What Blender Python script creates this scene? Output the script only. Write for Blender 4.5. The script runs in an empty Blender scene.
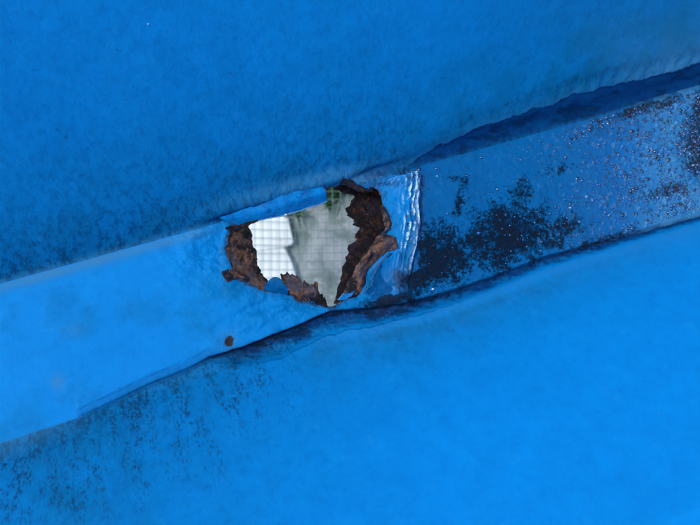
import bpy, math, random
import numpy as np
from mathutils import Vector, Matrix

R = math.radians
rng = random.Random(7)
nr = np.random.RandomState(11)
scene = bpy.context.scene
C = bpy.context.collection

# ------------------------------------------------------------------ camera
# World: X runs along the valley of the folded roof plate, Y across it, Z up; the flat
# bottom of the valley is z = 0.  The photo is a hand-held close-up looking down into it.
F = 650.0                       # focal length in photo pixels (700 wide)
PW, PH = 700.0, 525.0
DIST = 0.50
d = np.array([2613.0, 805.0, -F]); d /= np.linalg.norm(d)      # valley direction, camera axes
n = np.array([0, 0, 1.0]) - d * d[2]; n /= np.linalg.norm(n)    # floor normal, camera axes
yv = np.cross(n, d)
RW = np.array([d, yv, n])       # camera axes -> world axes
CAM = RW @ np.array([0, 0, DIST / RW[2, 2]])
cd = bpy.data.cameras.new('camera'); cam = bpy.data.objects.new('camera', cd); C.objects.link(cam)
m4 = Matrix([[*RW[0], CAM[0]], [*RW[1], CAM[1]], [*RW[2], CAM[2]], [0, 0, 0, 1]])
cam.matrix_world = m4
cd.sensor_width = 36.0; cd.lens = 36.0 * F / PW
cd.clip_start = 0.01; cd.clip_end = 500.0
cd.dof.use_dof = True; cd.dof.focus_distance = 0.49
cd.dof.aperture_fstop = (cd.lens / 1000) / 0.0024
scene.camera = cam

# ------------------------------------------------------------------ sky, sun, exposure
SUN_EL, SUN_AZ = R(58), R(160)     # azimuth measured in the XY plane from +X
w = bpy.data.worlds.new('World'); scene.world = w; w.use_nodes = True
nt = w.node_tree; nt.nodes.clear()
wo = nt.nodes.new('ShaderNodeOutputWorld'); bg = nt.nodes.new('ShaderNodeBackground')
sk = nt.nodes.new('ShaderNodeTexSky'); sk.sky_type = 'NISHITA'; sk.sun_disc = False
sk.sun_elevation = SUN_EL; sk.sun_rotation = R(90) - SUN_AZ
sk.air_density = 1.0; sk.dust_density = 2.0; sk.ozone_density = 1.0
nt.links.new(sk.outputs[0], bg.inputs[0]); nt.links.new(bg.outputs[0], wo.inputs[0])
bg.inputs[1].default_value = 0.118
sl = bpy.data.lights.new('sun', 'SUN'); sl.energy = 1.5; sl.angle = R(10); sl.color = (1, 0.96, 0.9)
sun = bpy.data.objects.new('sun', sl); C.objects.link(sun)
sdir = Vector((math.cos(SUN_EL) * math.cos(SUN_AZ), math.cos(SUN_EL) * math.sin(SUN_AZ), math.sin(SUN_EL)))
sun.rotation_euler = sdir.to_track_quat('Z', 'Y').to_euler(); sun.location = sdir * 5
scene.view_settings.view_transform = 'Standard'; scene.view_settings.look = 'None'
scene.view_settings.exposure = 0.66; scene.view_settings.gamma = 1.0

# ------------------------------------------------------------------ helpers
def unproj(px, py, z=0.0):
    """photo tracing -> point of the place at height z"""
    v = RW @ np.array([px - PW / 2, PH / 2 - py, -F])
    k = (z - CAM[2]) / v[2]
    return CAM + v * k

def proj(P):
    q = (P - CAM) @ RW           # world -> camera axes (RW orthonormal)
    return PW / 2 + q[..., 0] / -q[..., 2] * F, PH / 2 - q[..., 1] / -q[..., 2] * F

_perm = nr.rand(256, 256)
def vnoise(x, y):
    xi = np.floor(x).astype(int); yi = np.floor(y).astype(int)
    fx = x - xi; fy = y - yi
    fx = fx * fx * (3 - 2 * fx); fy = fy * fy * (3 - 2 * fy)
    g = lambda a, b: _perm[a % 256, b % 256]
    return ((g(xi, yi) * (1 - fx) + g(xi + 1, yi) * fx) * (1 - fy) +
            (g(xi, yi + 1) * (1 - fx) + g(xi + 1, yi + 1) * fx) * fy)
def fbm(x, y, oct=4, sc=1.0, seed=0.0):
    s = 0; a = 1; t = 0
    x = np.asarray(x, float) * sc + seed * 17.3; y = np.asarray(y, float) * sc + seed * 9.1
    for i in range(oct):
        s = s + a * vnoise(x, y); t += a; a *= 0.5; x = x * 2.03 + 5.1; y = y * 2.03 + 3.7
    return s / t                 # 0..1, mean .5
def sstep(a, b, x):
    t = np.clip((x - a) / (b - a), 0, 1); return t * t * (3 - 2 * t)
def seg_dist(px, py, line):
    """distance to a polyline, signed side offset and parameter along it"""
    best = np.full(px.shape, 1e9); sgn = np.zeros(px.shape); par = np.zeros(px.shape)
    cum = 0.0
    for (x0, y0), (x1, y1) in zip(line[:-1], line[1:]):
        dx, dy = x1 - x0, y1 - y0; L = math.hypot(dx, dy)
        t = np.clip(((px - x0) * dx + (py - y0) * dy) / (L * L), 0, 1)
        cx, cy = x0 + t * dx, y0 + t * dy
        D = np.hypot(px - cx, py - cy); k = D < best
        best = np.where(k, D, best)
        sgn = np.where(k, np.sign((px - x0) * dy - (py - y0) * dx), sgn)
        par = np.where(k, cum + t * L, par); cum += L
    return best, sgn, par
def inpoly(px, py, poly):
    ins = np.zeros(px.shape, bool); m = len(poly)
    for i in range(m):
        x0, y0 = poly[i]; x1, y1 = poly[(i + 1) % m]
        c = ((y0 > py) != (y1 > py)) & (px < (x1 - x0) * (py - y0) / ((y1 - y0) or 1e-9) + x0)
        ins ^= c
    return ins
def smooth_poly(p, it=2, closed=True, jag=0.0):
    for _ in range(it):
        q = []; m = len(p)
        for i in range(m if closed else m - 1):
            a, b = p[i], p[(i + 1) % m]
            q.append((a[0] * .75 + b[0] * .25, a[1] * .75 + b[1] * .25))
            q.append((a[0] * .25 + b[0] * .75, a[1] * .25 + b[1] * .75))
        p = q
    if jag:
        p = [(x + (rng.random() - .5) * jag, y + (rng.random() - .5) * jag) for x, y in p]
    return p

def mesh_obj(name, verts, faces, mats, parent=None, smooth=True, attrs=None, normals=None):
    me = bpy.data.meshes.new(name)
    verts = np.asarray(verts, np.float32); faces = np.asarray(faces, np.int32)
    me.vertices.add(len(verts)); me.vertices.foreach_set('co', verts.ravel())
    k = faces.shape[1]
    me.loops.add(faces.size); me.loops.foreach_set('vertex_index', faces.ravel())
    me.polygons.add(len(faces))
    me.polygons.foreach_set('loop_start', np.arange(len(faces), dtype=np.int32) * k)
    me.polygons.foreach_set('loop_total', np.full(len(faces), k, np.int32))
    me.polygons.foreach_set('use_smooth', np.full(len(faces), smooth))
    me.update(calc_edges=True); me.validate()
    for a, v in (attrs or {}).items():
        at = me.attributes.new(a, 'FLOAT', 'POINT'); at.data.foreach_set('value', np.asarray(v, np.float32))
    if normals is not None:
        me.normals_split_custom_set_from_vertices(np.asarray(normals, float).tolist())
    for m_ in (mats if isinstance(mats, (list, tuple)) else [mats]): me.materials.append(m_)
    o = bpy.data.objects.new(name, me); C.objects.link(o)
    if parent: o.parent = parent
    return o
def tag(o, label=None, cat=None, group=None, kind=None):
    for k, v in (('label', label), ('category', cat), ('group', group), ('kind', kind)):
        if v: o[k] = v
    return o
def empty(name, loc=(0, 0, 0)):
    o = bpy.data.objects.new(name, None); o.location = loc; C.objects.link(o); o.empty_display_size = .05
    return o

# ------------------------------------------------------------------ materials
class NT:
    def __init__(s, name):
        s.m = bpy.data.materials.new(name); s.m.use_nodes = True
        s.t = s.m.node_tree; s.b = s.t.nodes['Principled BSDF']
        s.co = s.t.nodes.new('ShaderNodeTexCoord').outputs['Object']
    def n(s, k, **kw):
        o = s.t.nodes.new(k)
        for a, v in kw.items(): setattr(o, a, v)
        return o
    def lk(s, a, b): s.t.links.new(a, b)
    def attr(s, name): return s.n('ShaderNodeAttribute', attribute_name=name).outputs['Fac']
    def noise(s, scale, detail=4, rough=.55, stretch=None, dist=0, rot=0):
        o = s.n('ShaderNodeTexNoise'); o.inputs['Scale'].default_value = scale
        o.inputs['Detail'].default_value = detail; o.inputs['Roughness'].default_value = rough
        o.inputs['Distortion'].default_value = dist
        mp = s.n('ShaderNodeMapping'); mp.inputs['Scale'].default_value = stretch or (1, 1, 1)
        mp.inputs['Rotation'].default_value = (0, 0, rot)
        s.lk(s.co, mp.inputs[0]); s.lk(mp.outputs[0], o.inputs['Vector'])
        return o.outputs['Fac']
    def voro(s, scale, feature='F1'):
        o = s.n('ShaderNodeTexVoronoi', feature=feature); o.inputs['Scale'].default_value = scale
        s.lk(s.co, o.inputs['Vector']); return o.outputs['Distance']
    def ramp(s, x, a, b, lo=0.0, hi=1.0):
        o = s.n('ShaderNodeMapRange', interpolation_type='SMOOTHSTEP')
        for i, v in zip(('From Min', 'From Max', 'To Min', 'To Max'), (a, b, lo, hi)): 
            o.inputs[i].default_value = v
        s.lk(x, o.inputs['Value']); return o.outputs[0]
    def mth(s, op, a, b=None, c=None):
        o = s.n('ShaderNodeMath', operation=op)
        for i, v in enumerate((a, b, c)):
            if v is None: continue
            if isinstance(v, (int, float)): o.inputs[i].default_value = v
            else: s.lk(v, o.inputs[i])
        return o.outputs[0]
    def mix(s, f, a, b):
        o = s.n('ShaderNodeMix', data_type='RGBA')
        for i, v in ((0, f), (6, a), (7, b)):
            if isinstance(v, (int, float)): o.inputs[i].default_value = v
            elif isinstance(v, tuple): o.inputs[i].default_value = (*v, 1)
            else: s.lk(v, o.inputs[i])
        return o.outputs[2]
    def bump(s, h, strength=.5, dist=.001, nrm=None):
        o = s.n('ShaderNodeBump'); o.inputs['Strength'].default_value = strength
        o.inputs['Distance'].default_value = dist; s.lk(h, o.inputs['Height'])
        if nrm: s.lk(nrm, o.inputs['Normal'])
        return o.outputs[0]
    def out(s, col, rough=.5, nrm=None, spec=.5, metal=0):
        for k, v in (('Base Color', col), ('Roughness', rough), ('Specular IOR Level', spec), ('Metallic', metal)):
            if isinstance(v, (int, float)): s.b.inputs[k].default_value = v
            elif isinstance(v, tuple): s.b.inputs[k].default_value = (*v, 1)
            else: s.lk(v, s.b.inputs[k])
        if nrm: s.lk(nrm, s.b.inputs['Normal'])
        return s.m

def roof_paint():
    s = NT('weathered_blue_roof_paint')
    tone, dirt_shade, rust, grey, speck, glint, strk, pit = (s.attr(a) for a in ('tone', 'dirt_shade', 'rust', 'grey', 'speck', 'glint', 'streak', 'pit'))
    big = s.noise(9, 5, .55); mid = s.noise(60, 6, .65, dist=.4); fine = s.noise(420, 5, .7); vfine = s.noise(1500, 3, .6)
    leath = s.noise(230, 8, .78, stretch=(1, .6, .6), dist=.15, rot=R(-40))
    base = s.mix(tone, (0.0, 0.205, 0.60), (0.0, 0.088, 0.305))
    base = s.mix(s.ramp(big, .3, .7, 0, .45), base, s.mix(tone, (0.0, 0.235, 0.66), (0.0, 0.10, 0.33)))
    base = s.mix(s.ramp(mid, .3, .75, 0, .22), base, (0.0, 0.115, 0.42))
    base = s.mix(s.ramp(vfine, .35, .8, 0, .10), base, (0.01, 0.26, 0.62))
    fm = s.mth('MULTIPLY', s.attr('film'), s.mth('ADD', .62, s.mth('MULTIPLY', s.ramp(s.noise(32, 8, .7), .35, .65), .5)))
    base = s.mix(s.mth('MINIMUM', fm, .95), base, (0.0, 0.112, 0.255))
    base = s.mix(s.mth('MULTIPLY', s.ramp(s.noise(150, 8, .75), .47, .66), s.mth('ADD', .10, s.mth('MULTIPLY', s.attr('film'), .35))), base, (0.0, 0.07, 0.24))
    base = s.mix(s.mth('MULTIPLY', s.ramp(s.noise(95, 9, .78), .55, .68), .16), base, (0.02, 0.30, 0.62))
    # grime caught in the leathery skin of the paint, plus painted crease shade
    g = s.mth('MULTIPLY', s.ramp(leath, .46, .60), dirt_shade)
    g = s.mth('ADD', g, s.mth('MULTIPLY', dirt_shade, .30))
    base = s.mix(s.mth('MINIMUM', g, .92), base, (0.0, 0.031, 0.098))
    base = s.mix(s.mth('MULTIPLY', s.attr('grime_shade'), s.ramp(s.noise(130, 5, .6, stretch=(.5, 1, 1)), .25, .75, .72, .97)), base, (0.0, 0.030, 0.135))  # grime of the upper band, plus painted shade in crevice and creases
    # isolated dark specks and fine algae threads
    sp = s.mth('MULTIPLY', s.ramp(s.noise(230, 3, .5), .66, .72), s.ramp(s.noise(45, 3, .5), .42, .62))
    base = s.mix(s.mth('MULTIPLY', sp, s.mth('MULTIPLY', speck, .75)), base, (0.004, 0.02, 0.06))
    th = s.noise(520, 8, .8, stretch=(1, .5, .5), dist=.1, rot=R(8))
    gate = s.noise(80, 8, .75, stretch=(1.2, .45, .45), dist=.2, rot=R(-14))
    th = s.mth('MULTIPLY', s.ramp(th, .46, .56), s.ramp(gate, .46, .62))
    base = s.mix(s.mth('MINIMUM', s.mth('MULTIPLY', th, s.mth('MULTIPLY', strk, .8)), .72), base, (0.004, 0.022, 0.055))
    # chalked grey
    gm = s.mth('MULTIPLY', grey, s.ramp(s.mth('ADD', mid, s.mth('MULTIPLY', fine, .4)), .45, .9, .45, 1))
    base = s.mix(gm, base, (0.035, 0.185, 0.37))
    base = s.mix(s.mth('MULTIPLY', glint, s.ramp(s.noise(500, 5, .75), .38, .55)), base, (0.42, 0.72, 0.92))  # pale highlights painted on ridge wrinkles and blister tips
    # dark crust where the coat is eaten away (threshold of a broken noise by the traced patch)
    cr = s.mth('ADD', s.mth('MULTIPLY', s.noise(62, 12, .88, dist=.3), .60), s.mth('MULTIPLY', s.noise(330, 8, .9), .40))
    cr = s.mth('ADD', cr, s.mth('MULTIPLY', s.mth('SUBTRACT', rust, .69), .20))
    crm = s.ramp(cr, .485, .525, 0, .95)
    rc = s.mix(s.ramp(s.noise(260, 5, .7), .45, .7), (0.001, 0.006, 0.017), (0.010, 0.007, 0.010))
    rc = s.mix(s.ramp(s.noise(700, 3, .6), .62, .72, 0, .5), rc, (0.005, 0.04, 0.11))
    base = s.mix(crm, base, rc)
    base = s.mix(s.mth('MULTIPLY', s.attr('core'), s.ramp(s.noise(160, 6, .7), .25, .55, .6, 1)), base, (0.0, 0.010, 0.035))  # near-black painted shade of crevice and wrinkles, with crust patches
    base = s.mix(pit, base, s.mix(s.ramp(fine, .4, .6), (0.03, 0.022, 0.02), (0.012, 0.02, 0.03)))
    rough = s.ramp(fine, .2, .8, .55, .75)
    rough = s.mth('SUBTRACT', rough, s.mth('MULTIPLY', s.mth('MAXIMUM', glint, s.attr('gloss')), .36))
    h = s.mth('ADD', s.mth('MULTIPLY', leath, .5), s.mth('MULTIPLY', fine, .35))
    hb = s.mth('MULTIPLY', h, s.mth('ADD', .25, s.mth('ADD', dirt_shade, s.mth('MULTIPLY', speck, .4))))
    hb = s.mth('ADD', hb, s.mth('MULTIPLY', s.mth('MULTIPLY', crm, s.mth('ADD', fine, s.noise(900, 3, .6))), 1.1))
    nm = s.bump(hb, .8, .0011)
    return s.out(base, rough, nm, s.mth('ADD', .07, s.mth('ADD', s.mth('MULTIPLY', glint, .5), s.mth('MULTIPLY', s.attr('gloss'), .45))))

def rust_mat(name, cols, bump=1.0, sheen=.7, bl=1.0):
    s = NT(name)
    a = s.noise(85, 9, .74, dist=.25); b = s.noise(300, 7, .75); c = s.noise(55, 5, .6)
    dark, brown, orange, purple = cols
    col = s.mix(s.ramp(a, .44, .58), dark, brown)
    col = s.mix(s.ramp(c, .50, .62, 0, .8), col, purple)
    col = s.mix(s.mth('MULTIPLY', s.ramp(b, .48, .60), s.ramp(a, .50, .60)), col, orange)
    col = s.mix(s.ramp(s.noise(240, 6, .8, stretch=(1, .6, .6)), .56, .64, 0, sheen), col, s.mix(.5, purple, (0.30, 0.27, 0.30)))  # pale flecks put glints into the rust colour
    col = s.mix(s.ramp(s.noise(130, 7, .8), .44, .36, 0, .85), col, dark)
    pm = s.attr('paint')
    pm_e = s.attr('edge')
    p = s.mth('ADD', pm, s.mth('MULTIPLY', s.mth('SUBTRACT', s.noise(200, 5, .7), .5), .9))
    pmask = s.ramp(p, .47, .53)
    blue = s.mix(s.ramp(s.noise(140, 5, .6), .35, .7), (0.0, 0.13 * bl, 0.41 * bl), (0.0, 0.195 * bl, 0.55 * bl))
    blue = s.mix(s.mth('MULTIPLY', s.ramp(s.noise(90, 7, .75), .48, .62), .55), blue, (0.0, 0.04, 0.17))
    col = s.mix(pmask, col, blue)
    col = s.mix(s.mth('MULTIPLY', s.mth('MULTIPLY', pm_e, pmask), .8), col, (0.30, 0.52, 0.75))
    h = s.mth('ADD', s.mth('MULTIPLY', a, .9), s.mth('MULTIPLY', b, .5))
    h = s.mth('MULTIPLY', h, s.mth('SUBTRACT', 1.0, s.mth('MULTIPLY', pmask, .8)))
    r = s.mth('ADD', s.ramp(b, .3, .7, .30, .75), 0)
    return s.out(col, s.mth('ADD', r, s.mth('MULTIPLY', pmask, .1)), s.bump(h, bump, .0028), s.mth('SUBTRACT', .26, s.mth('MULTIPLY', pmask, .16)))

M_PAINT = roof_paint()
M_RUST_DARK = rust_mat('dark_flaking_rust', ((0.001, 0.001, 0.004), (0.011, 0.005, 0.007), (0.12, 0.032, 0.008), (0.012, 0.010, 0.024)), 1.0, .16)  # dark rust, deepened further to carry the cavity's shade
M_RUST_BROWN = rust_mat('brown_flaking_rust', ((0.005, 0.005, 0.012), (0.135, 0.072, 0.050), (0.30, 0.13, 0.055), (0.075, 0.066, 0.090)))
M_SKIN_DARK = rust_mat('darker_blue_paint_skin', ((0.005, 0.005, 0.012), (0.105, 0.055, 0.040), (0.24, 0.11, 0.05), (0.075, 0.066, 0.090)), 1.0, .7, .52)  # same blue paint, darkened for the cupped hollow and the lip
def edge_mat():
    s = NT('torn_metal_edge')
    return s.out(s.mix(s.ramp(s.noise(300, 4, .6), .42, .6), (0.03, 0.03, 0.045), (0.30, 0.36, 0.45)), .35, None, .5)
M_EDGE = edge_mat()
def under_mat():
    s = NT('rusty_underside')
    return s.out(s.mix(s.ramp(s.noise(30, 6, .6), .4, .6), (0.10, 0.10, 0.10), (0.07, 0.04, 0.03)), .7, None, .3)
M_UNDER = under_mat()
def grit_mat():
    s = NT('rust_blister_skin')
    c = s.mix(s.ramp(s.noise(180, 4, .6), .42, .58), (0.002, 0.085, 0.30), (0.003, 0.018, 0.06))
    c = s.mix(s.ramp(s.noise(600, 3, .6), .64, .70), c, (0.012, 0.032, 0.08))
    return s.out(c, .14, s.bump(s.noise(1200, 3, .6), .5, .0006), .9)
M_GRIT = grit_mat()

# ------------------------------------------------------------------ the roof sheet
# traced fold lines (straight and parallel in the place)
yU = (unproj(0, 283)[1] + unproj(700, 88)[1]) / 2
yL = (unproj(0, 443)[1] + unproj(700, 210)[1]) / 2
HGT, ANG, CREST = 0.150, R(43), 0.06
FLOOR = yU - yL; PITCH = FLOOR + 2 * HGT / math.tan(ANG) + CREST
RUN = HGT / math.tan(ANG)
def profile(y):
    q = (y - yL) % PITCH
    z = np.where(q < FLOOR, 0, np.where(q < FLOOR + RUN, (q - FLOOR) * math.tan(ANG),
        np.where(q < FLOOR + RUN + CREST, HGT, (PITCH - q) * math.tan(ANG))))
    return z
def zbase(y, r=0.004):                        # folds rounded by a short box filter
    return sum(profile(y + k * r) * wt for k, wt in ((-1, .12), (-.6, .2), (-.2, .18), (.2, .18), (.6, .2), (1, .12)))

def axis(segs):
    out = []
    for a, b, st in segs:
        k = max(2, int(round((b - a) / st))); out += list(np.linspace(a, b, k, endpoint=False))
    return np.array(out + [segs[-1][1]])
xs = axis([(-0.95, -0.31, .02), (-.31, -.13, .0011), (-.13, .07, .0006), (.07, .40, .0009), (.40, 1.05, .02)])
ya = yL - 0.006; yb = yU + 0.008
ys = axis([(yL - PITCH - RUN, yL - .16, .012), (yL - .16, yL - .035, .0013), (yL - .035, ya, .0006), (ya, yb, .00065),
           (yb, yU + .03, .0007), (yU + .03, yU + .165, .0013), (yU + .165, yU + PITCH + RUN, .012)])
X, Y = np.meshgrid(xs, ys, indexing='ij')
Z = zbase(Y)
P0 = np.stack([X, Y, Z], -1)
PX, PY = proj(P0)                             # where the tracing puts every spot of the bare sheet
N0 = np.stack([np.zeros_like(X), -np.gradient(Z, ys, axis=1), np.ones_like(X)], -1)
N0 /= np.linalg.norm(N0, axis=-1, keepdims=True)
mm = 0.001
near = (PX > -160) & (PX < 860) & (PY > -140) & (PY < 670)

def up_line(px): return 283 - 0.2786 * px
def lo_line(px): return 443 - 0.3329 * px
fU = PY - up_line(PX)                         # >0 : towards the floor / lower side
fL = PY - lo_line(PX)
n1 = fbm(PX, PY, 4, 1 / 40., 1); n2 = fbm(PX, PY, 5, 1 / 14., 2); n3 = fbm(PX, PY, 4, 1 / 5., 3); n4 = fbm(PX, PY, 3, 1 / 90., 4)
D = np.zeros_like(X)
D += (n4 - .5) * 2.2 * mm + (n1 - .5) * .7 * mm + (n2 - .5) * .10 * mm
# lower right slope: soft dents in a thick coat
D += (fbm(PX, PY, 3, 1 / 22., 8) - .5) * .5 * mm * sstep(20, 120, fL)

# --- hole outline
hole = smooth_poly([(230, 229), (240, 222), (255, 214), (275, 206), (300, 197), (320, 190), (333, 187), (345, 184), (352, 189),
    (364, 191), (372, 188), (380, 190), (382, 203), (388, 213), (391, 223), (385, 230), (378, 238), (371, 250), (364, 264), (357, 280),
    (350, 296), (340, 303), (330, 307), (322, 304), (312, 302), (300, 300), (290, 294), (281, 287), (274, 290), (266, 291), (255, 286),
    (243, 279), (235, 272), (229, 262), (227, 246)], 2, True, .9)
hd, _, _ = seg_dist(PX, PY, hole + [hole[0]])
inside = inpoly(PX, PY, hole)
# metal dips and wrinkles towards the tear
lft = sstep(232, 218, PX)
D -= 2.5 * mm * np.exp(-hd / 9) * (PX < 345)
D += (fbm(PX, PY, 4, 1 / 9., 5) - .5) * 4.6 * mm * np.exp(-hd / 24)
# crumpled lap left of the hole and the dent under it
def blob(cx, cy, rx, ry, a=0):
    c, s_ = math.cos(a), math.sin(a); u = (PX - cx) * c + (PY - cy) * s_; v = -(PX - cx) * s_ + (PY - cy) * c
    return np.exp(-(u / rx) ** 2 - (v / ry) ** 2)
D += (fbm(PX * .7 - PY * .4, PY, 4, 1 / 9., 66) - .5) * 5 * mm * blob(205, 250, 36, 36)
D += 3.0 * mm * blob(205, 232, 26, 9, -.3) - 2.4 * mm * blob(207, 256, 30, 6, .1) + 1.6 * mm * blob(190, 245, 10, 26, .5)
D += 2.0 * mm * blob(262, 318, 42, 5, -.45) - 1.4 * mm * blob(250, 310, 34, 4, -.45) + 1.5 * mm * blob(300, 312, 26, 5, -.1)
D -= 1.5 * mm * blob(229, 341, 5, 6)
D += (fbm(PX * .8 + PY * .5, PY, 4, 1 / 8., 6) - .5) * 4 * mm * blob(275, 312, 55, 13, -.4)
# puffed paint over the upper rim
D += 4.5 * mm * blob(262, 200, 60, 9, -.27) + 3.5 * mm * blob(330, 180, 28, 8, -.2) - 3.0 * mm * blob(250, 212, 45, 4, -.27)
# bulge and crumple at the right end of the rim
D += 5.0 * mm * blob(385, 178, 24, 8, -.15) - 4.0 * mm * blob(372, 172, 30, 4, -.3)
D += (fbm(PX, PY, 4, 1 / 6., 9) - .5) * 4 * mm * blob(380, 182, 28, 10, -.1)

# --- ridge of metal pushed up at the right of the hole
ridge = smooth_poly([(408, 170), (414, 178), (415, 190), (413, 203), (415, 216), (414, 232), (411, 248), (409, 264), (407, 282)], 2, False)
rd, rs, rp = seg_dist(PX, PY, ridge)
side = np.where(PX > np.interp(PY, [p[1] for p in ridge], [p[0] for p in ridge]), 1, -1)
along = sstep(168, 176, PY) * sstep(305, 225, PY)
wl = np.where(side > 0, np.exp(-(rd / 3.2) ** 2), .55 * np.exp(-(rd / 26.) ** 2) + .45 * np.exp(-(rd / 9.) ** 2))
D += 10.5 * mm * wl * along * (rd < 60)
wrk = np.sin((side * rd) * 1.55 + (fbm(PX * 1.1, PY * .55, 4, 1 / 8., 12) - .5) * 11)
wmask = np.exp(-((np.where(side > 0, rd * 2.2, rd) - 6) / 7.5) ** 2) * along
D += 1.05 * mm * wrk * wmask * (.4 + 1.2 * sstep(.35, .65, fbm(PX, PY * .5, 3, 1 / 9., 67)))
D += (n3 - .5) * 2.2 * mm * wmask
D += 6.0 * mm * blob(409, 175, 8, 5, -.2) - 3 * mm * blob(392, 178, 14, 5, -.3)
D += 1.6 * mm * (np.abs(fbm(PX * .9, PY * .5, 4, 1 / 6., 64) - .5) * 2) * wmask * 2
# blue hollow below it
D -= 3.5 * mm * blob(384, 285, 15, 18, .2)
D += 2.2 * mm * blob(380, 262, 14, 5, -.7)

# --- thick coat edges along the upper fold (right part)
ed = np.interp(PX, [395, 415, 440, 470, 520, 560, 600, 640, 700, 800], [3, 8, 15, 21, 23, 27, 29, 27, 24, 20])
edge_j = (fbm(PX, PX * 0, 5, 1 / 18., 21) - .5) * 8 + (fbm(PX, PY * .3, 4, 1 / 5., 22) - .5) * 6
eu = -fU - (ed + edge_j)                      # >0: above the coat edge (up the slope)
rpart = sstep(385, 430, PX)
coat = sstep(-1.5, .9, eu)
D += 1.1 * mm * coat * rpart * sstep(60, 20, eu) * (fU < 0)
D += .9 * mm * rpart * np.sin(PX * .42 + n2 * 5) * np.exp(-((eu - 7) / 6.) ** 2) * sstep(520, 590, PX)
D -= 2.6 * mm * rpart * np.exp(-((fU + 9) / 9.) ** 2)
# small roll along the left upper fold
D += 1.2 * mm * np.exp(-((fU - 5) / 7.) ** 2) * (1 - rpart) * sstep(225, 180, PX)

# --- lower fold: lapped edge, crevice, second coat edge
lap = [(76, 418), (110, 402), (150, 383), (190, 367), (208, 357), (240, 348), (275, 334), (305, 322), (330, 311), (360, 309), (400, 304), (430, 297), (480, 281), (550, 255), (620, 236), (700, 213), (800, 180)]
lx = [p[0] for p in lap]; ly = [p[1] for p in lap]
g1 = PY - np.interp(PX, lx, ly) - (fbm(PX, PX * 0, 4, 1 / 12., 31) - .5) * 2.2 * sstep(210, 230, PX)
onlap = sstep(74, 79, PX) * (PY > 150)
wid = np.interp(PX, [76, 140, 205, 240, 280, 330, 400, 520, 600, 700], [5, 6, 7, 20, 27, 24, 16, 13, 11, 9])
lapside = sstep(.6, -.6, g1)
D += (np.interp(PX, [76, 200, 215, 300, 420, 700], [.9, .9, 2.6, 3.0, 1.0, .4]) * mm) * lapside * np.exp(np.minimum(0, (g1 + 1)) / 14.) * onlap
crev = sstep(-.5, 1.5, g1) * sstep(wid, wid * .35, g1)
D -= (np.interp(PX, [76, 200, 240, 320, 420, 700], [.5, .7, 4.5, 4.2, 2.2, 1.6]) * mm) * crev * onlap
D += (fbm(PX * .35, PY, 4, 1 / 5., 32) - .5) * 3.5 * mm * crev * sstep(205, 240, PX)
# paint film with a torn outline lying on the lap
flm = sstep(-.6, .6, (-g1) - 8 - (fbm(PX, PX * 0, 5, 1 / 9., 33) - .5) * 6) * sstep(215, 195, PX) * onlap
D += .5 * mm * flm * np.exp(np.minimum(0, (g1 + 14)) / 8.)
g2 = g1 - wid - (fbm(PX, PX * 0, 5, 1 / 14., 34) - .5) * (6 - 4 * sstep(400, 470, PX))
D += np.interp(PX, [400, 500], [1.3, .5]) * mm * sstep(-1 - 3 * sstep(400, 500, PX), 1.2 + 3 * sstep(400, 500, PX), g2) * np.exp(-np.maximum(g2, 0) / 22.) * sstep(225, 300, PX)
# long lip of old paint on the left of the lower slope
g3 = PY - np.interp(PX, [-50, 0, 45, 75, 100], [403 + 70, 466, 452, 438, 430]) - (fbm(PX, PX * 0, 4, 1 / 8., 35) - .5) * 6
D += .5 * mm * sstep(-1, 1, g3) * sstep(95, 70, PX) * np.exp(-np.maximum(g3, 0) / 12.) * (fL > 0)

# blisters in the paint skin of the right floor
onfloor = (fU > 1) & (g1 < -1)
bl = sstep(.66, .80, fbm(PX, PY, 2, 1 / 3.6, 41))
blm = (sstep(470, 660, PX) * .8 + .12 * sstep(420, 440, PX)) * onfloor
D += .9 * mm * bl * blm
rgh = sstep(.5, .75, fbm(PX, PY, 4, 1 / 7., 42)) * sstep(560, 660, PX) * onfloor
D += 1.3 * mm * rgh
nearw = sstep(-150, -60, PX) * sstep(850, 760, PX) * sstep(-130, -50, PY) * sstep(660, 580, PY)
D = D * nearw

Pn = P0 + N0 * D[..., None]

# --- vertex masks that feed the material: where the coat is old, grimy, eaten, chalked, or gets painted shade and highlights
A = {}
floorR = sstep(402, 420, PX + (n2 - .5) * 6) * (fU > -2) * (g1 < 2)
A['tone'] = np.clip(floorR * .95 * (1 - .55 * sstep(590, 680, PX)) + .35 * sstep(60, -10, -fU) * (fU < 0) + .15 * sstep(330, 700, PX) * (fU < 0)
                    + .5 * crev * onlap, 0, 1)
A['grime_shade'] = np.clip(rpart * sstep(.8, -.8, eu) * (fU < 2) * sstep(1, -3, fU) * (.8 + .3 * n1) + crev * onlap * sstep(190, 225, PX) * sstep(.9, .15, np.clip(g1, 0, None) / np.maximum(wid, 1) + (fbm(PX * .45 + PY * .3, PY * 1.6, 4, 1 / 6., 61) - .5) * 1.3)
    + .5 * crev * onlap * sstep(215, 190, PX) + .75 * np.exp(-((g1 - 2) / 2.2) ** 2) * onlap * sstep(190, 230, PX) + .8 * np.exp(-((fU + (8 - ed * 0)) / 5) ** 2) * blob(385, 172, 40, 12, -.25)  # shade painted into the crevice and beside the bulge
    + .75 * blob(255, 204, 55, 3.2, -.29) + .5 * blob(220, 216, 30, 3, -.3), 0, 1)  # shade painted into the crease above the blue flap
slopeU = (fU < 0)
fS = np.where(PX > 76, np.minimum(np.maximum(g1 - 3, fL), g1 + 0 * fL), fL)      # distance below the lap
fS = np.where((PX > 76) & (PX < 420), g1 - 2, fL)
onS = sstep(0, 2, fS)
dirt_shade = slopeU * (.62 * np.exp(fU / 45.) + .12 + .10 * sstep(-60, -220, fU) * 0)
dirt_shade = dirt_shade * (1 - .55 * rpart * (eu > 0))
band = rpart * (eu <= 0) * slopeU * sstep(1200, 700, PX)
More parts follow.
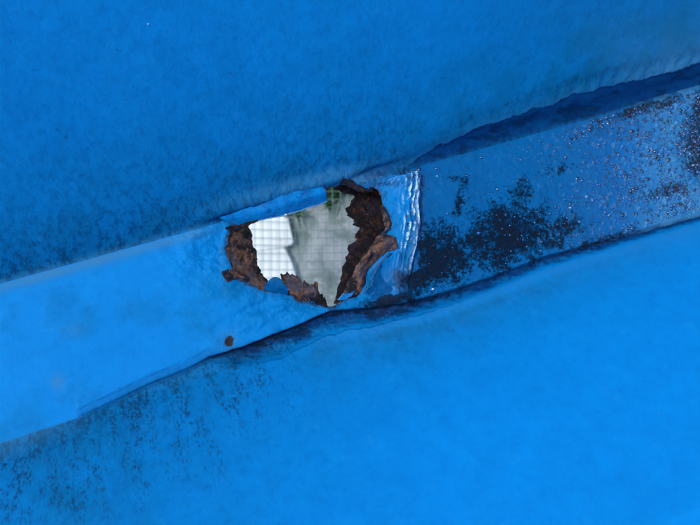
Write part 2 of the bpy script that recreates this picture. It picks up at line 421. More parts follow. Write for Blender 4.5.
dirt_shade = np.maximum(dirt_shade, band * .5)
dirt_shade = np.maximum(dirt_shade, .55 * rpart * slopeU * np.exp(-((eu - 15 - (n1 - .5) * 6) / 5.) ** 2) * sstep(400, 470, PX))
dirt_shade = np.maximum(dirt_shade, .95 * crev * onlap * sstep(190, 240, PX) * (.35 + .9 * n2))  # crevice grime with its shade painted in
dirt_shade = np.maximum(dirt_shade, .42 * crev * onlap)
dirt_shade = np.maximum(dirt_shade, .35 * np.exp(-(g1 / 3.5) ** 2) * sstep(70, 90, PX))
dirt_shade = np.maximum(dirt_shade, (.75 * np.exp(-np.maximum(fS, 0) / 30.) * onS * sstep(420, 120, PX)) * (.4 + n1))
dirt_shade = np.maximum(dirt_shade, .35 * np.exp(-hd / 12.) * (PX > 226))
dirt_shade = np.maximum(dirt_shade, .8 * blob(376, 174, 36, 6, -.3))  # painted shade under the bulge
dirt_shade = np.maximum(dirt_shade, .7 * blob(250, 209, 44, 3.5, -.27))  # crease above the flap: shade put into the colour
dirt_shade = np.maximum(dirt_shade, .35 * floorR * n1 * 1.2)
dirt_shade = np.maximum(dirt_shade, .5 * rpart * slopeU * np.exp(-np.maximum(eu, 0) / 16.) * (.3 + 1.2 * n1))
A['dirt_shade'] = np.clip(dirt_shade, 0, 1)
A['tone'] = np.clip(A['tone'] + .45 * onlap * sstep(-9.5, -8.5, g1 - (fbm(PX, PX * 0, 5, 1 / 9., 33) - .5) * 6) * sstep(1, -1, g1) * sstep(225, 205, PX), 0, 1)
A['speck'] = np.clip(.5 * slopeU + .25 * (PX < 420) * (fU > 0) * (g1 < 0) * .3 + .8 * floorR + (fL > 0) * .15, 0, 1)
A['streak'] = np.clip(onS * (.95 * np.exp(-((fS - 60) / 55.) ** 2) * sstep(350, 220, PX) + 1.3 * np.exp(-np.maximum(fS - 4, 0) / 32.) * sstep(340, 180, PX)
                      + .5 * sstep(300, 350, PX) * np.exp(-np.maximum(g2, 0) / 30.) * sstep(560, 420, PX)), 0, 1.2)
dd = np.maximum.reduce([blob(436, 258, 48, 44, -.2) * 1.0, blob(505, 236, 62, 44, -.35) * 1.0, blob(552, 232, 50, 26, -.25) * .8, blob(600, 240, 60, 8, -.3) * .75, blob(460, 200, 8, 30, .25) * .8, blob(520, 200, 26, 20, -.5) * .8, blob(560, 170, 60, 12, -.25) * .45,
                        blob(420, 275, 24, 28, 0), blob(385, 300, 44, 9, -.2) * .9, blob(410, 240, 10, 30) * .9,
                        blob(468, 198, 6, 22, .1) * .62, blob(455, 178, 26, 5) * .6, blob(520, 195, 12, 26, .2) * .75, blob(703, 135, 26, 60, .1) * 1.05, blob(668, 190, 40, 9, -.3) * .8,
                        blob(645, 108, 66, 9, -.26) * .85, blob(480, 290, 90, 5, -.35) * .7, blob(405, 188, 30, 7, -.3) * .55])
A['rust'] = np.clip(dd * (fU > 0) * (g1 < 6) * sstep(414, 421, PX + (PY - 268) * 1.5 * (PY > 268) + (n3 - .5) * 6), 0, 1)
A['grey'] = np.clip(.95 * np.exp(-((fU - 5) / 6.) ** 2) * sstep(235, 190, PX)
                    + .40 * rpart * slopeU * np.exp(-np.maximum(eu - .5, 0) / 4.) * (eu > 0)
                    + .95 * sstep(600, 680, PX + eu) * slopeU * (eu > 0) * np.exp(-np.maximum(eu, 0) / 30.)
                    + .8 * blob(352, 178, 16, 6, .1) + .6 * blob(300, 182, 70, 6, -.25)
                    + .45 * blob(229, 341, 10, 11) + .8 * blob(58, 382, 7, 8) + .3 * blob(75, 330, 12, 7)
                    + .55 * sstep(25, 0, fL) * (fL > 0) * sstep(110, 30, PX)
                    + .8 * floorR * sstep(610, 670, PX) * sstep(.32, .55, n2 + .08) + .35 * blob(222, 255, 3, 20)
                    + .35 * sstep(0, 2, g2) * np.exp(-np.maximum(g2, 0) / 14.) * sstep(290, 340, PX), 0, 1)
A['glint'] = np.clip(wmask * sstep(-.1, .8, wrk) * sstep(.40, .54, fbm(PX * 1.8, PY * .45, 4, 1 / 4., 63)) * 2.0 * sstep(275, 225, PY) * (.35 + .65 * sstep(16, 8, np.where(side < 0, rd, 0))) + .5 * np.exp(-(rd / 2.0) ** 2) * along + .10 * bl * blm, 0, 1)  # painted highlight streaks along the ridge, faint ones on blisters
A['gloss'] = np.clip(np.exp(-(rd / 8.) ** 2) * along * sstep(.4, .6, n3 + .05) + .4 * floorR * sstep(520, 640, PX) + .6 * blob(383, 285, 18, 20) + .6 * blob(385, 180, 30, 10), 0, 1)
A['film'] = np.clip(slopeU * (.72 * np.exp(fU / 120.) + .05 + .30 * sstep(430, 680, PX)) + .3 * rpart * slopeU * (eu > 0) * np.exp(-np.maximum(eu, 0) / 35.) + onS * (.50 * sstep(480, 30, PX) * (.5 + n4) + .35 * np.exp(-np.maximum(fS, 0) / 40.))
    + (1 - floorR) * (fU >= 0) * (1 - onS) * (.10 + .45 * sstep(.48, .7, n1) * .6 + .35 * sstep(150, 240, PX) * n1 * 1.4) + .6 * sstep(5, 14, g2) * np.exp(-np.maximum(g2, 0) / 38.) * sstep(280, 340, PX) * sstep(720, 480, PX) * (.5 + n1) + .35 * floorR * sstep(660, 560, PX), 0, 1)
A['tone'] = np.clip(A['tone'] + .75 * blob(386, 280, 17, 20, .2) + .5 * blob(405, 275, 12, 26), 0, 1)  # darkens the hollow and the foot of the ridge
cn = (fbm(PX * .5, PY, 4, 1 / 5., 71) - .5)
A['core'] = np.clip(np.exp(-((g1 - 1.5 - cn * 4) / np.interp(PX, [76, 205, 240, 400, 520, 700], [.6, 1.1, 2.2, 2.4, 1.3, 1.3])) ** 2) * onlap * np.interp(PX, [76, 190, 215, 420, 480, 700], [.25, .35, .9, .95, .5, .45])  # painted shade line under the lap edge
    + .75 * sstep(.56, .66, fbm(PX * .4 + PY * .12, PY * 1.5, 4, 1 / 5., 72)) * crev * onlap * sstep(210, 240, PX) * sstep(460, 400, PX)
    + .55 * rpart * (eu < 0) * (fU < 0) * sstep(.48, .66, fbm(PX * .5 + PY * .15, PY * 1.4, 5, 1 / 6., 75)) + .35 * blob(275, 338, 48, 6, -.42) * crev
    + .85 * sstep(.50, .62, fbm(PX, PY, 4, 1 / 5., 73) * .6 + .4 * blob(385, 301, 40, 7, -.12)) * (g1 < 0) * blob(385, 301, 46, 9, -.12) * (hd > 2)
    + .7 * sstep(.2, .9, -wrk) * wmask * sstep(225, 272, PY) + .6 * sstep(.6, 1, -wrk) * wmask  # painted shade in the wrinkle troughs
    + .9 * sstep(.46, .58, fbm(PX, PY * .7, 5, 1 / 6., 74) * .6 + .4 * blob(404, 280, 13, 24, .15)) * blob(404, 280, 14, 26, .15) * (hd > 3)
    + .7 * blob(401, 172, 9, 2.2, -.25) + .55 * blob(380, 184, 26, 3.5, .05) * sstep(.4, .6, n3 + .1), 0, 1)  # last two blobs: painted shade around the bulge
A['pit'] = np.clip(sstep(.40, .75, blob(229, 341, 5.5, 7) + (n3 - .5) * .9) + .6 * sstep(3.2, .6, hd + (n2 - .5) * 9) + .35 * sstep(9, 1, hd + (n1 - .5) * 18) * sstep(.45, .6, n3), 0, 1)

roof = empty('folded_plate_roof', (0, 0, 0))
tag(roof, 'blue painted folded metal roof sheet with a rusted hole torn in its valley', 'roof', kind='thing')

nx, ny = X.shape
idx = np.arange(nx * ny).reshape(nx, ny)
quad_in = (inside[:-1, :-1].astype(int) + inside[1:, :-1] + inside[1:, 1:] + inside[:-1, 1:]) >= 2
# snap the rim of the hole onto the torn outline
keepq = ~quad_in
vk = np.zeros((nx, ny), bool); vd = np.zeros((nx, ny), bool)
for a, b in ((0, 0), (1, 0), (1, 1), (0, 1)):
    vk[a:nx - 1 + a, b:ny - 1 + b] |= keepq; vd[a:nx - 1 + a, b:ny - 1 + b] |= quad_in
rim = vk & vd
hp = np.array(hole); hq = np.roll(hp, -1, 0)
for i, j in zip(*np.nonzero(rim)):
    p = np.array([PX[i, j], PY[i, j]])
    e = hq - hp; t = np.clip(((p - hp) * e).sum(1) / np.maximum((e * e).sum(1), 1e-9), 0, 1)
    c = hp + e * t[:, None]; k = np.argmin(((c - p) ** 2).sum(1)); q = c[k]
    zz = Pn[i, j, 2]; Pn[i, j] = unproj(q[0], q[1], zz)

# vertex normals of the whole sheet, kept across the part seams
gx = np.gradient(Pn, axis=0); gy = np.gradient(Pn, axis=1)
NN = np.cross(gx, gy); NN /= np.maximum(np.linalg.norm(NN, axis=-1, keepdims=True), 1e-12)
# parts between the folds
cuts = []
base_k = [-1, 0, 1]
bounds = []
for k in (-1, 0, 1):
    o_ = yL + k * PITCH
    bounds += [(o_ - RUN, o_, 'slope_panel'), (o_, o_ + FLOOR, 'valley_floor'), (o_ + FLOOR, o_ + FLOOR + RUN, 'slope_panel'),
               (o_ + FLOOR + RUN, o_ + FLOOR + RUN + CREST, 'crest_panel')]
labels = {(0, 'slope_panel', 0): None}
for (a, b, nm) in bounds:
    a_ = max(a, ys[0]); b_ = min(b, ys[-1])
    if b_ - a_ < .01: continue
    j0 = int(np.argmin(abs(ys - a_))); j1 = int(np.argmin(abs(ys - b_)))
    if j1 <= j0: continue
    sub = idx[:, j0:j1 + 1]; kq = keepq[:, j0:j1]
    q = np.stack([sub[:-1, :-1], sub[1:, :-1], sub[1:, 1:], sub[:-1, 1:]], -1)[kq]
    used = np.unique(q); mp = np.zeros(nx * ny, np.int32); mp[used] = np.arange(len(used))
    at = {k: v.reshape(-1)[used] for k, v in A.items()}
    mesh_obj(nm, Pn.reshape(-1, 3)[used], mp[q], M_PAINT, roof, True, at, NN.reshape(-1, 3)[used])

# underside of the sheet (0.9 mm below) and the torn edge between the two
THK = .0009
st = 3
ii = np.unique(np.r_[np.arange(0, nx, st), nx - 1]); jj = np.unique(np.r_[np.arange(0, ny, st), ny - 1])
Pu = (Pn - NN * .0036)[np.ix_(ii, jj)]; ins = (inside | (hd < 3.0))[np.ix_(ii, jj)]
ix = np.arange(len(ii) * len(jj)).reshape(len(ii), len(jj))
kq = (ins[:-1, :-1].astype(int) + ins[1:, :-1] + ins[1:, 1:] + ins[:-1, 1:]) == 0
q = np.stack([ix[:-1, :-1], ix[:-1, 1:], ix[1:, 1:], ix[1:, :-1]], -1)[kq]
mesh_obj('underside', Pu.reshape(-1, 3), q, M_UNDER, roof)
ev = []; ef = []
def addedge(a, b):
    pa = Pn[a]; pb = Pn[b]; k = len(ev)
    ev.extend([pa, pb, pb - NN[b] * THK * 1.4, pa - NN[a] * THK * 1.4]); ef.append((k, k + 1, k + 2, k + 3))
for i, j in zip(*np.nonzero(quad_in)):
    if not quad_in[i - 1, j]: addedge((i, j), (i, j + 1))
    if not quad_in[i + 1, j]: addedge((i + 1, j + 1), (i + 1, j))
    if not quad_in[i, j - 1]: addedge((i + 1, j), (i, j))
    if not quad_in[i, j + 1]: addedge((i, j + 1), (i + 1, j + 1))
mesh_obj('torn_edge', ev, ef, M_EDGE, roof, False)

# ------------------------------------------------------------------ torn flaps of metal
def cr_interp(G, nu, nv):
    """Catmull-Rom surface through a control grid (rows x cols x 3)"""
    def line(pts, m):
        pts = np.asarray(pts); k = len(pts)
        ext = np.concatenate([2 * pts[:1] - pts[1:2], pts, 2 * pts[-1:] - pts[-2:-1]])
        t = np.linspace(0, k - 1 - 1e-9, m); i = t.astype(int); f = (t - i).reshape((-1,) + (1,) * (pts.ndim - 1))
        p0, p1, p2, p3 = ext[i], ext[i + 1], ext[i + 2], ext[i + 3]
        return .5 * (2 * p1 + (p2 - p0) * f + (2 * p0 - 5 * p1 + 4 * p2 - p3) * f ** 2 + (3 * p1 - p0 - 3 * p2 + p3) * f ** 3)
    a = line(G, nu)
    return np.swapaxes(line(np.swapaxes(a, 0, 1), nv), 0, 1)

_zo = ~inside & near
_zx, _zy, _zz = PX[_zo], PY[_zo], Pn[..., 2][_zo]
def sheet_z(x, y):
    return float(_zz[np.argmin((_zx - x) ** 2 + (_zy - y) ** 2)])
def flap(name, rows, mat, nu=60, nv=24, amp=.8, rag=.0, paint=0.0, thk=.9, seed=1, fr=1.0, label=None, paint_fn=None, ew=1.0):
    """rows: control rows of (px, py, height mm); the last row is the free, ragged edge"""
    G = np.array([[unproj(x, y, (sheet_z(x, y) - .0006) if k == 0 else z * mm) for x, y, z in r] for k, r in enumerate(rows)])      # (row, col, 3)
    G = np.swapaxes(G, 0, 1)                                                    # (col, row, 3)
    S = cr_interp(G, nu, nv)
    u = np.linspace(0, 1, nu)[:, None] * np.ones((1, nv)); v = np.ones((nu, 1)) * np.linspace(0, 1, nv)[None]
    if rag:
        cut = 1 - rag * (fbm(u[:, 0] * 14 * fr, u[:, 0] * 0 + seed, 4, 1, seed) * 1.5 - .35).clip(0, 1)
        fv = np.linspace(0, 1, nv)
        for i in range(nu):
            t = fv * cut[i]; 
            S[i] = np.stack([np.interp(t, fv, S[i, :, k]) for k in range(3)], -1)
    a = np.gradient(S, axis=0); b = np.gradient(S, axis=1); N = np.cross(a, b)
    N /= np.maximum(np.linalg.norm(N, axis=-1, keepdims=True), 1e-12)
    if N[..., 2].mean() < 0: N = -N
    k = 1 / .0045
    fx = S[..., 0] * k; fy = S[..., 1] * k + S[..., 2] * k * .7
    dsp = (fbm(fx, fy, 5, fr, seed + 3) - .5) * 2 + np.abs(fbm(fx, fy, 4, 2.7 * fr, seed + 5) - .5) * 1.2
    S = S + N * (dsp * amp * mm)[..., None]
    top = S; bot = S - N * thk * mm
    V = np.concatenate([top.reshape(-1, 3), bot.reshape(-1, 3)]); m = nu * nv
    I = np.arange(m).reshape(nu, nv)
    q = np.stack([I[:-1, :-1], I[1:, :-1], I[1:, 1:], I[:-1, 1:]], -1).reshape(-1, 4)
    nrm = np.cross(top[1, 0] - top[0, 0], top[0, 1] - top[0, 0])
    qs = [q, q[:, ::-1] + m]
    loop = list(I[:, 0]) + list(I[-1, 1:]) + list(I[::-1, -1][1:]) + list(I[0, ::-1][1:])
    L = np.array(loop); qs.append(np.stack([L[:-1], L[1:], L[1:] + m, L[:-1] + m], -1)[:, ::-1])
    F_ = np.concatenate(qs)
    pv = (paint_fn(u, v) if paint_fn else np.full_like(u, paint)).reshape(-1)
    o = mesh_obj(name, V, F_, mat, roof, True, {'edge': np.r_[((v > 1.001 - 1.5 / nv) * ew).astype(float).reshape(-1), np.zeros(m)], 'paint': np.r_[pv, np.zeros(m) if not paint_fn and paint < 1 else pv * .3]})
    if label: o['label'] = label
    return o

# left wall of the hole: rusted metal bent down
flap('torn_flap', [
    [(233, 224, -.5), (228, 232, -.5), (226, 247, -.8), (229, 262, -1), (239, 276, -1), (254, 287, -1), (270, 294, -.5)],
    [(239, 224, -5), (235, 233, -6), (234, 247, -7), (238, 260, -7), (247, 272, -7), (258, 282, -6), (270, 291, -4)],
    [(246, 223, -13), (247, 233, -14), (250, 248, -15), (252, 262, -14), (258, 273, -13), (264, 281, -10), (271, 288, -6)],
    [(248, 221, -19), (252, 233, -21), (256, 248, -22), (259, 262, -20), (264, 273, -17), (269, 281, -13), (272, 286, -8)]],
    M_RUST_BROWN, 110, 44, 1.3, .22, seed=2, label='brown rusted flap bent down at the left end of the hole')
# right wall: dark, deeply pitted
flap('torn_flap', [
    [(347, 182, -1), (380, 187, -1), (384, 203, -1), (391, 222, -.5), (380, 238, 0), (366, 262, 1), (355, 284, 1), (344, 302, 0)],
    [(344, 183, -6), (378, 189, -20), (380, 204, -21), (386, 222, -19), (375, 238, -15), (362, 261, -10), (352, 284, -7), (342, 303, -4)],
    [(338, 186, -8), (364, 195, -24), (364, 210, -23), (368, 226, -22), (361, 243, -19), (352, 262, -15), (344, 284, -11), (337, 303, -7)],
    [(333, 189, -10), (341, 199, -22), (343, 213, -25), (346, 229, -25), (347, 245, -22), (342, 262, -18), (337, 284, -13), (332, 303, -9)]],
    M_RUST_DARK, 150, 64, 2.2, .26, seed=5, fr=1.0, label='dark deeply pitted rust flap forming the right wall of the hole')
# brown tongue rolled over at the lower right
flap('torn_flap', [
    [(397, 239, 5), (398, 248, 6), (387, 253, 6.5), (376, 261, 6), (368, 272, 4), (365, 287, 2), (354, 300, 0)],
    [(390, 235, 8), (391, 242, 9.5), (380, 248, 10), (370, 257, 9.5), (362, 270, 7.5), (359, 286, 5), (348, 300, 1.5)],
    [(381, 235, 7), (379, 242, 8), (371, 252, 7.5), (363, 264, 6.5), (355, 279, 4.5), (350, 290, 2.5), (342, 300, .5)],
    [(376, 237, 2), (371, 245, 2), (363, 256, 1), (355, 268, 0), (348, 281, -1), (343, 291, -2), (337, 300, -2)]],
    M_RUST_BROWN, 120, 50, 1.2, .10, seed=8, label='brown tongue of rusted metal rolled over at the lower right of the hole',
    paint_fn=lambda u, v: np.clip(.62 - v * 1.9, 0, 1) * (u < .25) + .75 * sstep(.78, .95, u) * sstep(.1, .5, v))
# torn paint collar hugging the tongue (cupped blue skin)
flap('paint_flap', [
    [(400, 247, 1), (402, 262, -.5), (399, 278, -1), (394, 292, -1), (380, 300, -1), (362, 303, 0)],
    [(395, 252, 2), (390, 263, -1.2), (385, 276, -2), (379, 287, -1.4), (370, 294, 0), (359, 301, .6)],
    [(389, 254, 6), (379, 263, 5), (371, 273, 3.8), (368, 285, 2.7), (362, 293, 1.8), (356, 301, .8)]],
    M_SKIN_DARK, 70, 26, .6, .18, paint=1.0, ew=.12, seed=9, label='cupped blue paint skin under the brown tongue')
# blue paint skin folded over the upper rim
flap('paint_flap', [
    [(212, 214, 2), (232, 207, 3.5), (256, 197, 4), (280, 191, 4.5), (303, 186, 5), (321, 184, 5)],
    [(222, 219, 3.5), (240, 211, 7), (262, 202, 8.5), (285, 195, 9), (306, 189, 9), (323, 186.5, 8)],
    [(232, 223, 1.5), (250, 216, 6), (268, 210, 8.5), (289, 203, 9.5), (309, 197, 9.5), (326, 192, 9)],
    [(240, 226, 0), (256, 222, .8), (271, 219, 1), (292, 214, 1), (311, 208, .5), (328, 202, 1)]],
    M_RUST_BROWN, 120, 48, .55, .05, paint=1.0, thk=.7, seed=12, fr=.5, label='blue paint skin folded down over the upper rim of the hole')
# dark curled strip where that skin meets the left rim
flap('torn_flap', [
    [(225, 227, 2), (234, 225, 3), (244, 221, 3), (256, 218, 3)],
    [(226, 229, 4), (236, 229, 5), (246, 224.5, 5), (258, 220.5, 4.4)],
    [(228, 230, 1), (237, 230.5, 1), (247, 226, 1), (257, 222, 1)]],
    M_RUST_DARK, 50, 14, .5, .3, seed=15)
# grey brown flake curling up at the lower left corner
flap('torn_flap', [
    [(247, 283, .3), (240, 281, .3), (233, 281, .3), (227, 283, .3)],
    [(246, 280, 2.5), (238, 276, 3), (231, 277, 3), (225, 279, 2.5)],
    [(244, 277, 3.2), (236, 272, 4.4), (229, 271, 4.6), (222, 273, 3.6)],
    [(241, 275, 2), (233, 269, 3.2), (228, 268, 3.8), (223, 270, 3)]],
    M_RUST_BROWN, 44, 22, .8, .4, seed=18, fr=1.6, label='small grey brown flake curled up at the lower left corner',
    paint_fn=lambda u, v: .55 - v * .8)
# little rolled blue lip
flap('paint_flap', [
    [(264, 290, 0), (272, 293, 0), (281, 294, 0), (289, 296, 0)],
    [(266, 284, 4), (273, 284, 5), (281, 287, 5), (288, 292, 3)],
    [(268, 281, 4.5), (275, 277.5, 6), (283, 281, 6), (290, 290, 4)],
    [(269, 280, 1), (275, 277, 2), (282, 281, 2), (288, 290, 1)]],
    M_SKIN_DARK, 40, 24, .25, .05, paint=1.0, seed=21)
# brown crumpled pieces on the lower rim
flap('torn_flap', [
    [(281, 288, 2), (290, 295, 2), (300, 300, 2), (311, 302, 2), (320, 299, 1.5)],
    [(282, 283, 6), (291, 288, 7), (301, 293, 7), (311, 295, 6), (319, 294, 4)],
    [(281, 277, 5), (291, 278, 6), (301, 284, 6), (310, 287, 5), (318, 287, 4)],
    [(280, 272, 1), (291, 271, 1.5), (300, 276, 1), (309, 281, 1), (318, 279, 1)]],
    M_RUST_BROWN, 80, 34, 1.2, .30, seed=24, fr=.9, label='crumpled red brown flap on the lower rim of the hole')
flap('torn_flap', [
    [(309, 303, 1), (317, 306, 1), (328, 309, 1)],
    [(312, 298, 4), (319, 300, 4.5), (327, 304, 3)],
    [(315, 292, 3), (321, 291, 3), (326, 298, 2)]],
    M_RUST_DARK, 30, 20, .8, .3, seed=27, fr=1.4, paint_fn=lambda u, v: .55 - v * .4)
# grey lip under the bulge at the upper right rim
flap('torn_flap', [
    [(331, 180, 4.5), (343, 176, 5), (354, 180, 5), (364, 186, 4.5), (374, 187, 4)],
    [(332, 184, 5), (343, 180.5, 6), (353, 184.5, 6), (362, 190, 5.4), (373, 191, 4.6)],
    [(333, 187, 2), (342, 184, 2.4), (351, 189, 2.4), (361, 193, 2), (372, 193, 2)]],
    M_RUST_DARK, 60, 16, .5, .2, seed=30, paint_fn=lambda u, v: .58 - v * .5)
# small brown tongue on the right wall
flap('torn_flap', [
    [(383, 203, 2), (388, 213, 3), (392, 222, 3), (391, 229, 2)],
    [(382, 206, 3), (386, 214, 4), (389, 221, 4), (388, 227, 3)],
    [(379, 207, .5), (381, 215, .5), (383, 222, .5), (384, 226, .5)]],
    M_RUST_BROWN, 36, 14, .5, .2, seed=33)

# ------------------------------------------------------------------ rust blisters and grit on the right floor
def blister_mesh():
    V = []; F3 = []
    ico_v = []; 
    for r_, z_ in ((0, 1.0), (.62, .78), (1.0, .18), (1.12, -.25)):
        k = 1 if r_ == 0 else 7
        ico_v.append([(r_ * math.cos(2 * math.pi * i / 7), r_ * math.sin(2 * math.pi * i / 7), z_) for i in range(k)])
    cnt = 0; tries = 0
    flatv = [p for ring in ico_v for p in ring]; tv = np.array(flatv)
    tf = [(0, 1 + i, 1 + (i + 1) % 7) for i in range(7)]
    for a in (1, 8):
        for i in range(7):
            j = (i + 1) % 7
            tf += [(a + i, a + 7 + i, a + 7 + j), (a + i, a + 7 + j, a + j)]
    tf = np.array(tf)
    flatPX = PX; 
    while cnt < 3600 and tries < 60000:
        tries += 1
        x = 420 + 290 * math.sqrt(rng.random()) if rng.random() < .8 else 415 + 290 * rng.random()
        t = rng.random()
        y = up_line(x) + 3 + t * (np.interp(x, lx, ly) - up_line(x) - 6)
        dens = .12 + (.45 if t < .15 and x > 560 else 0) + .9 * max(0, (x - 520) / 140) ** 1.3 * (1.25 - .45 * t) * (.3 + 1.6 * float(fbm(np.array([x]), np.array([y]), 3, 1 / 18., 50)[0] > .48))
        if rng.random() > dens * .8: continue
        p = unproj(x, y, 0)
        i = int(np.searchsorted(xs, p[0])); j = int(np.searchsorted(ys, p[1]))
        if i >= nx or j >= ny: continue
        c = Pn[i, j]
        big = rng.random() < .12
        r_ = (rng.uniform(.9, 1.9) if big else rng.uniform(.25, .85)) * mm * .9
        v = tv * np.array([r_ * rng.uniform(.8, 1.3), r_ * rng.uniform(.8, 1.3), r_ * rng.uniform(.5, 1.0)])
        v = v * (1 + (nr.rand(len(v), 1) - .5) * .5)
        a = rng.random() * 6.28; ca, sa = math.cos(a), math.sin(a)
        v = v @ np.array([[ca, sa, 0], [-sa, ca, 0], [0, 0, 1]])
        F3.append(tf + sum(len(q_) for q_ in V) if not V else tf + blister_mesh.n)
        V.append(v + c); blister_mesh.n += len(v); cnt += 1
    return np.concatenate(V), np.concatenate(F3)
blister_mesh.n = 0
bv, bf = blister_mesh()
tag(mesh_obj('rust_blisters', bv, bf, M_GRIT, roof, True), kind='stuff')

# a few loose chips of pale paint and rust
def chip_mat():
    s = NT('pale_paint_chip'); return s.out((.75, .78, .8), .3, None, .5)
M_CHIP = chip_mat()
for (x, y, z, r_) in ((285.5, 214.5, 3.0, 1.5), (148, 24, 0, .6), (433, 289, 1.2, 1.4), (437, 176, .8, 1.0), (497, 189, .8, 1.0)):
    if y < 60 or y > 400:
        # on a slope: walk along the sight line to the sheet
        best = min(((abs(float(zbase(np.array([unproj(x, y, zz)[1]]))[0]) - zz), zz) for zz in np.linspace(0, .2, 400)))
        c = unproj(x, y, best[1] + .0006)
    else:
        c = unproj(x, y, z * mm)
    k = 7; v = [(0, 0, .35)] + [(math.cos(2 * math.pi * i / k) * rng.uniform(.6, 1.2), math.sin(2 * math.pi * i / k) * rng.uniform(.5, 1), rng.uniform(-.1, .3)) for i in range(k)] + [(0, 0, -.4)]
    f = [(0, 1 + i, 1 + (i + 1) % k) for i in range(k)] + [(k + 1, 1 + (i + 1) % k, 1 + i) for i in range(k)]
    mesh_obj('paint_chip', np.array(v) * r_ * .62 * np.array([1.3, .7, .6]) * mm + c, f, M_CHIP, roof, False)

# ------------------------------------------------------------------ the ground seen through the hole, 2.4 m below
GZ = -2.4
def ground_mat():
    s = NT('shaded_concrete')
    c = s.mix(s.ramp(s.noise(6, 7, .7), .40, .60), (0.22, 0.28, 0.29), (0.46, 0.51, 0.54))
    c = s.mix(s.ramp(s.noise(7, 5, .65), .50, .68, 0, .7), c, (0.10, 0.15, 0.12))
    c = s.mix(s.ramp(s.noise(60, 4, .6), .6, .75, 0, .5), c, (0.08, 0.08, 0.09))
    return s.out(c, .9, s.bump(s.noise(80, 5, .6), .4, .004), .2)
me_s = 30
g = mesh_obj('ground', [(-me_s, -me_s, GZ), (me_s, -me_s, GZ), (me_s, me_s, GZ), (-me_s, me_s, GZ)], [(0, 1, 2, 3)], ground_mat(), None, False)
tag(g, 'grey green concrete ground far below the roof', 'ground', kind='structure')
def slab_mat():
    s = NT('white_slab_face')
    c = s.mix(s.ramp(s.noise(6, 5, .6), .4, .7), (0.82, 0.89, 0.93), (0.70, 0.77, 0.80))
    c = s.mix(s.ramp(s.noise(22, 4, .6), .60, .74, 0, .6), c, (0.42, 0.40, 0.28))
    return s.out(c, .7, s.bump(s.noise(120, 4, .6), .3, .003), .3)
M_SLAB = slab_mat()
import bmesh
def slab(name, corners, h, label):
    pts = [unproj(x, y, GZ + h) for x, y in corners]
    c = sum(pts) / len(pts); c[2] = GZ
    bm = bmesh.new()
    vs = [bm.verts.new((p[0] - c[0], p[1] - c[1], h)) for p in pts]
    f = bm.faces.new(vs); bm.normal_update()
    if f.normal.z < 0: f.normal_flip()
    r = bmesh.ops.extrude_face_region(bm, geom=[f])
    for v in [e for e in r['geom'] if isinstance(e, bmesh.types.BMVert)]: v.co.z = 0.0005
    bmesh.ops.recalc_face_normals(bm, faces=bm.faces[:])
    bmesh.ops.bevel(bm, geom=[e for e in bm.edges], offset=.004, segments=2, affect='EDGES')
    me = bpy.data.meshes.new(name); bm.to_mesh(me); bm.free(); me.materials.append(M_SLAB)
    o = bpy.data.objects.new(name, me); o.location = c; C.objects.link(o)
    tag(o, label, 'slab', kind='thing'); return o
slab('concrete_slab', [(215, 196), (288, 217), (294, 243), (284, 247.5), (212, 256)], .06, 'white slab under the hole with a blunt corner, nearer the blue paint flap')
slab('concrete_slab', [(212, 256.3), (285, 247.9), (292, 262), (299, 284), (304, 310), (215, 320)], .056, 'white slab with a slanting long side, stained in its middle, nearer the lower rim')

# green welded wire mesh lying just above
def green_mat():
    s = NT('green_coated_wire'); return s.out(s.mix(s.ramp(s.noise(5, 3, .5), .4, .6), (0.11, 0.24, 0.17), (0.17, 0.32, 0.26)), .5, None, .4)
M_WIRE = green_mat()
WZ = GZ + .10
wc = unproj(300, 240, WZ); wm = empty('wire_mesh', tuple(wc))
tag(wm, 'green coated square wire mesh spread over the white slabs and ground', 'wire mesh', kind='thing')
wv = []
def wire_mesh_data(L):
    k = 24; V = []; Fq = []
    for i in range(k + 1):
        t = -L / 2 + L * i / k; oy = math.sin(i * .9) * .0022; oz = math.sin(i * .6) * .003
        for q_ in range(5):
            a = 2 * math.pi * q_ / 5; V.append((t, oy + math.cos(a) * .0014, oz + math.sin(a) * .0014))
    for i in range(k):
        for q_ in range(5):
            b = (q_ + 1) % 5; Fq.append((i * 5 + q_, i * 5 + b, i * 5 + 5 + b, i * 5 + 5 + q_))
    return V, Fq
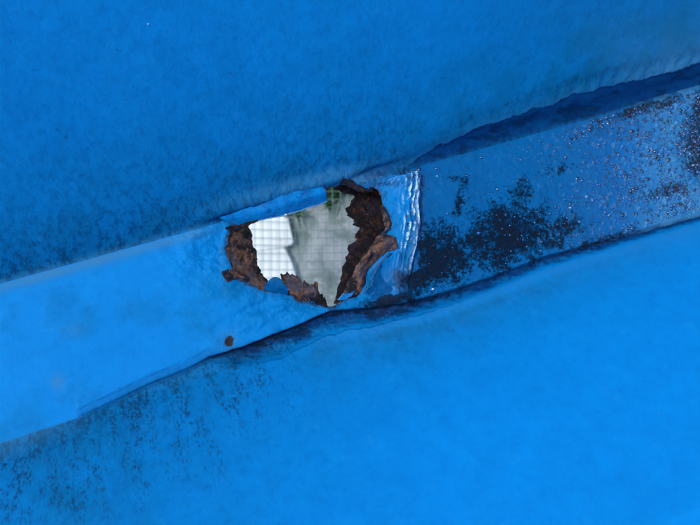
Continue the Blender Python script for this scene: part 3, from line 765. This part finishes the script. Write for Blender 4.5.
V, Fq = wire_mesh_data(2.2)
first = mesh_obj('wire', V, Fq, M_WIRE, wm)
ua = np.array(unproj(310, 240, WZ)) - wc; ang = math.atan2(ua[1], ua[0])     # wires square to the photo's frame
SP = np.linalg.norm(ua) / 10 * 7.8
nwire = 56
for k in range(nwire):
    for ax in (0, 1):
        o = first if (k == 0 and ax == 0) else first.copy()
        if o is not first: C.objects.link(o); o.parent = wm
        off = (k - nwire / 2 + .3) * SP + rng.uniform(-1, 1) * .0014
        a = ang + (0 if ax == 0 else math.pi / 2) + rng.uniform(-1, 1) * .006
        o.rotation_euler = (0, 0, a)
        o.location = (-math.sin(ang) * off, math.cos(ang) * off, 0) if ax == 0 else (math.cos(ang) * off, math.sin(ang) * off, .004)

# weeds growing up through the mesh
def leaf_mat():
    s = NT('weed_leaf'); return s.out(s.mix(s.ramp(s.noise(9, 3, .5), .4, .6), (0.012, 0.05, 0.02), (0.03, 0.09, 0.035)), .6, None, .3)
V = []; Fq = []
for cx, cy, cnt, sp_ in ((334, 190, 46, 16), (324, 205, 18, 12), (296, 213, 14, 4), (340, 186, 20, 8)):
    for _ in range(cnt):
        c = unproj(cx + rng.gauss(0, sp_ * .4), cy + rng.gauss(0, sp_ * .35), GZ)
        a = rng.random() * 6.28; L = rng.uniform(.05, .13); wd = rng.uniform(.005, .011); lean = rng.uniform(.15, .9)
        dx, dy = math.cos(a), math.sin(a); k = len(V)
        for i in range(5):
            t = i / 4; r_ = lean * L * t * t; zz = L * t * (1 - .35 * lean * t); ww = wd * (1 - t) ** .6 + .0006
            V += [(c[0] + dx * r_ - dy * ww, c[1] + dy * r_ + dx * ww, GZ + zz), (c[0] + dx * r_ + dy * ww, c[1] + dy * r_ - dx * ww, GZ + zz)]
        for i in range(4): Fq.append((k + 2 * i, k + 2 * i + 1, k + 2 * i + 3, k + 2 * i + 2))
o = mesh_obj('weeds', V, Fq, leaf_mat())
tag(o, 'dark green weeds growing below the upper corner of the hole', 'weeds', kind='stuff')
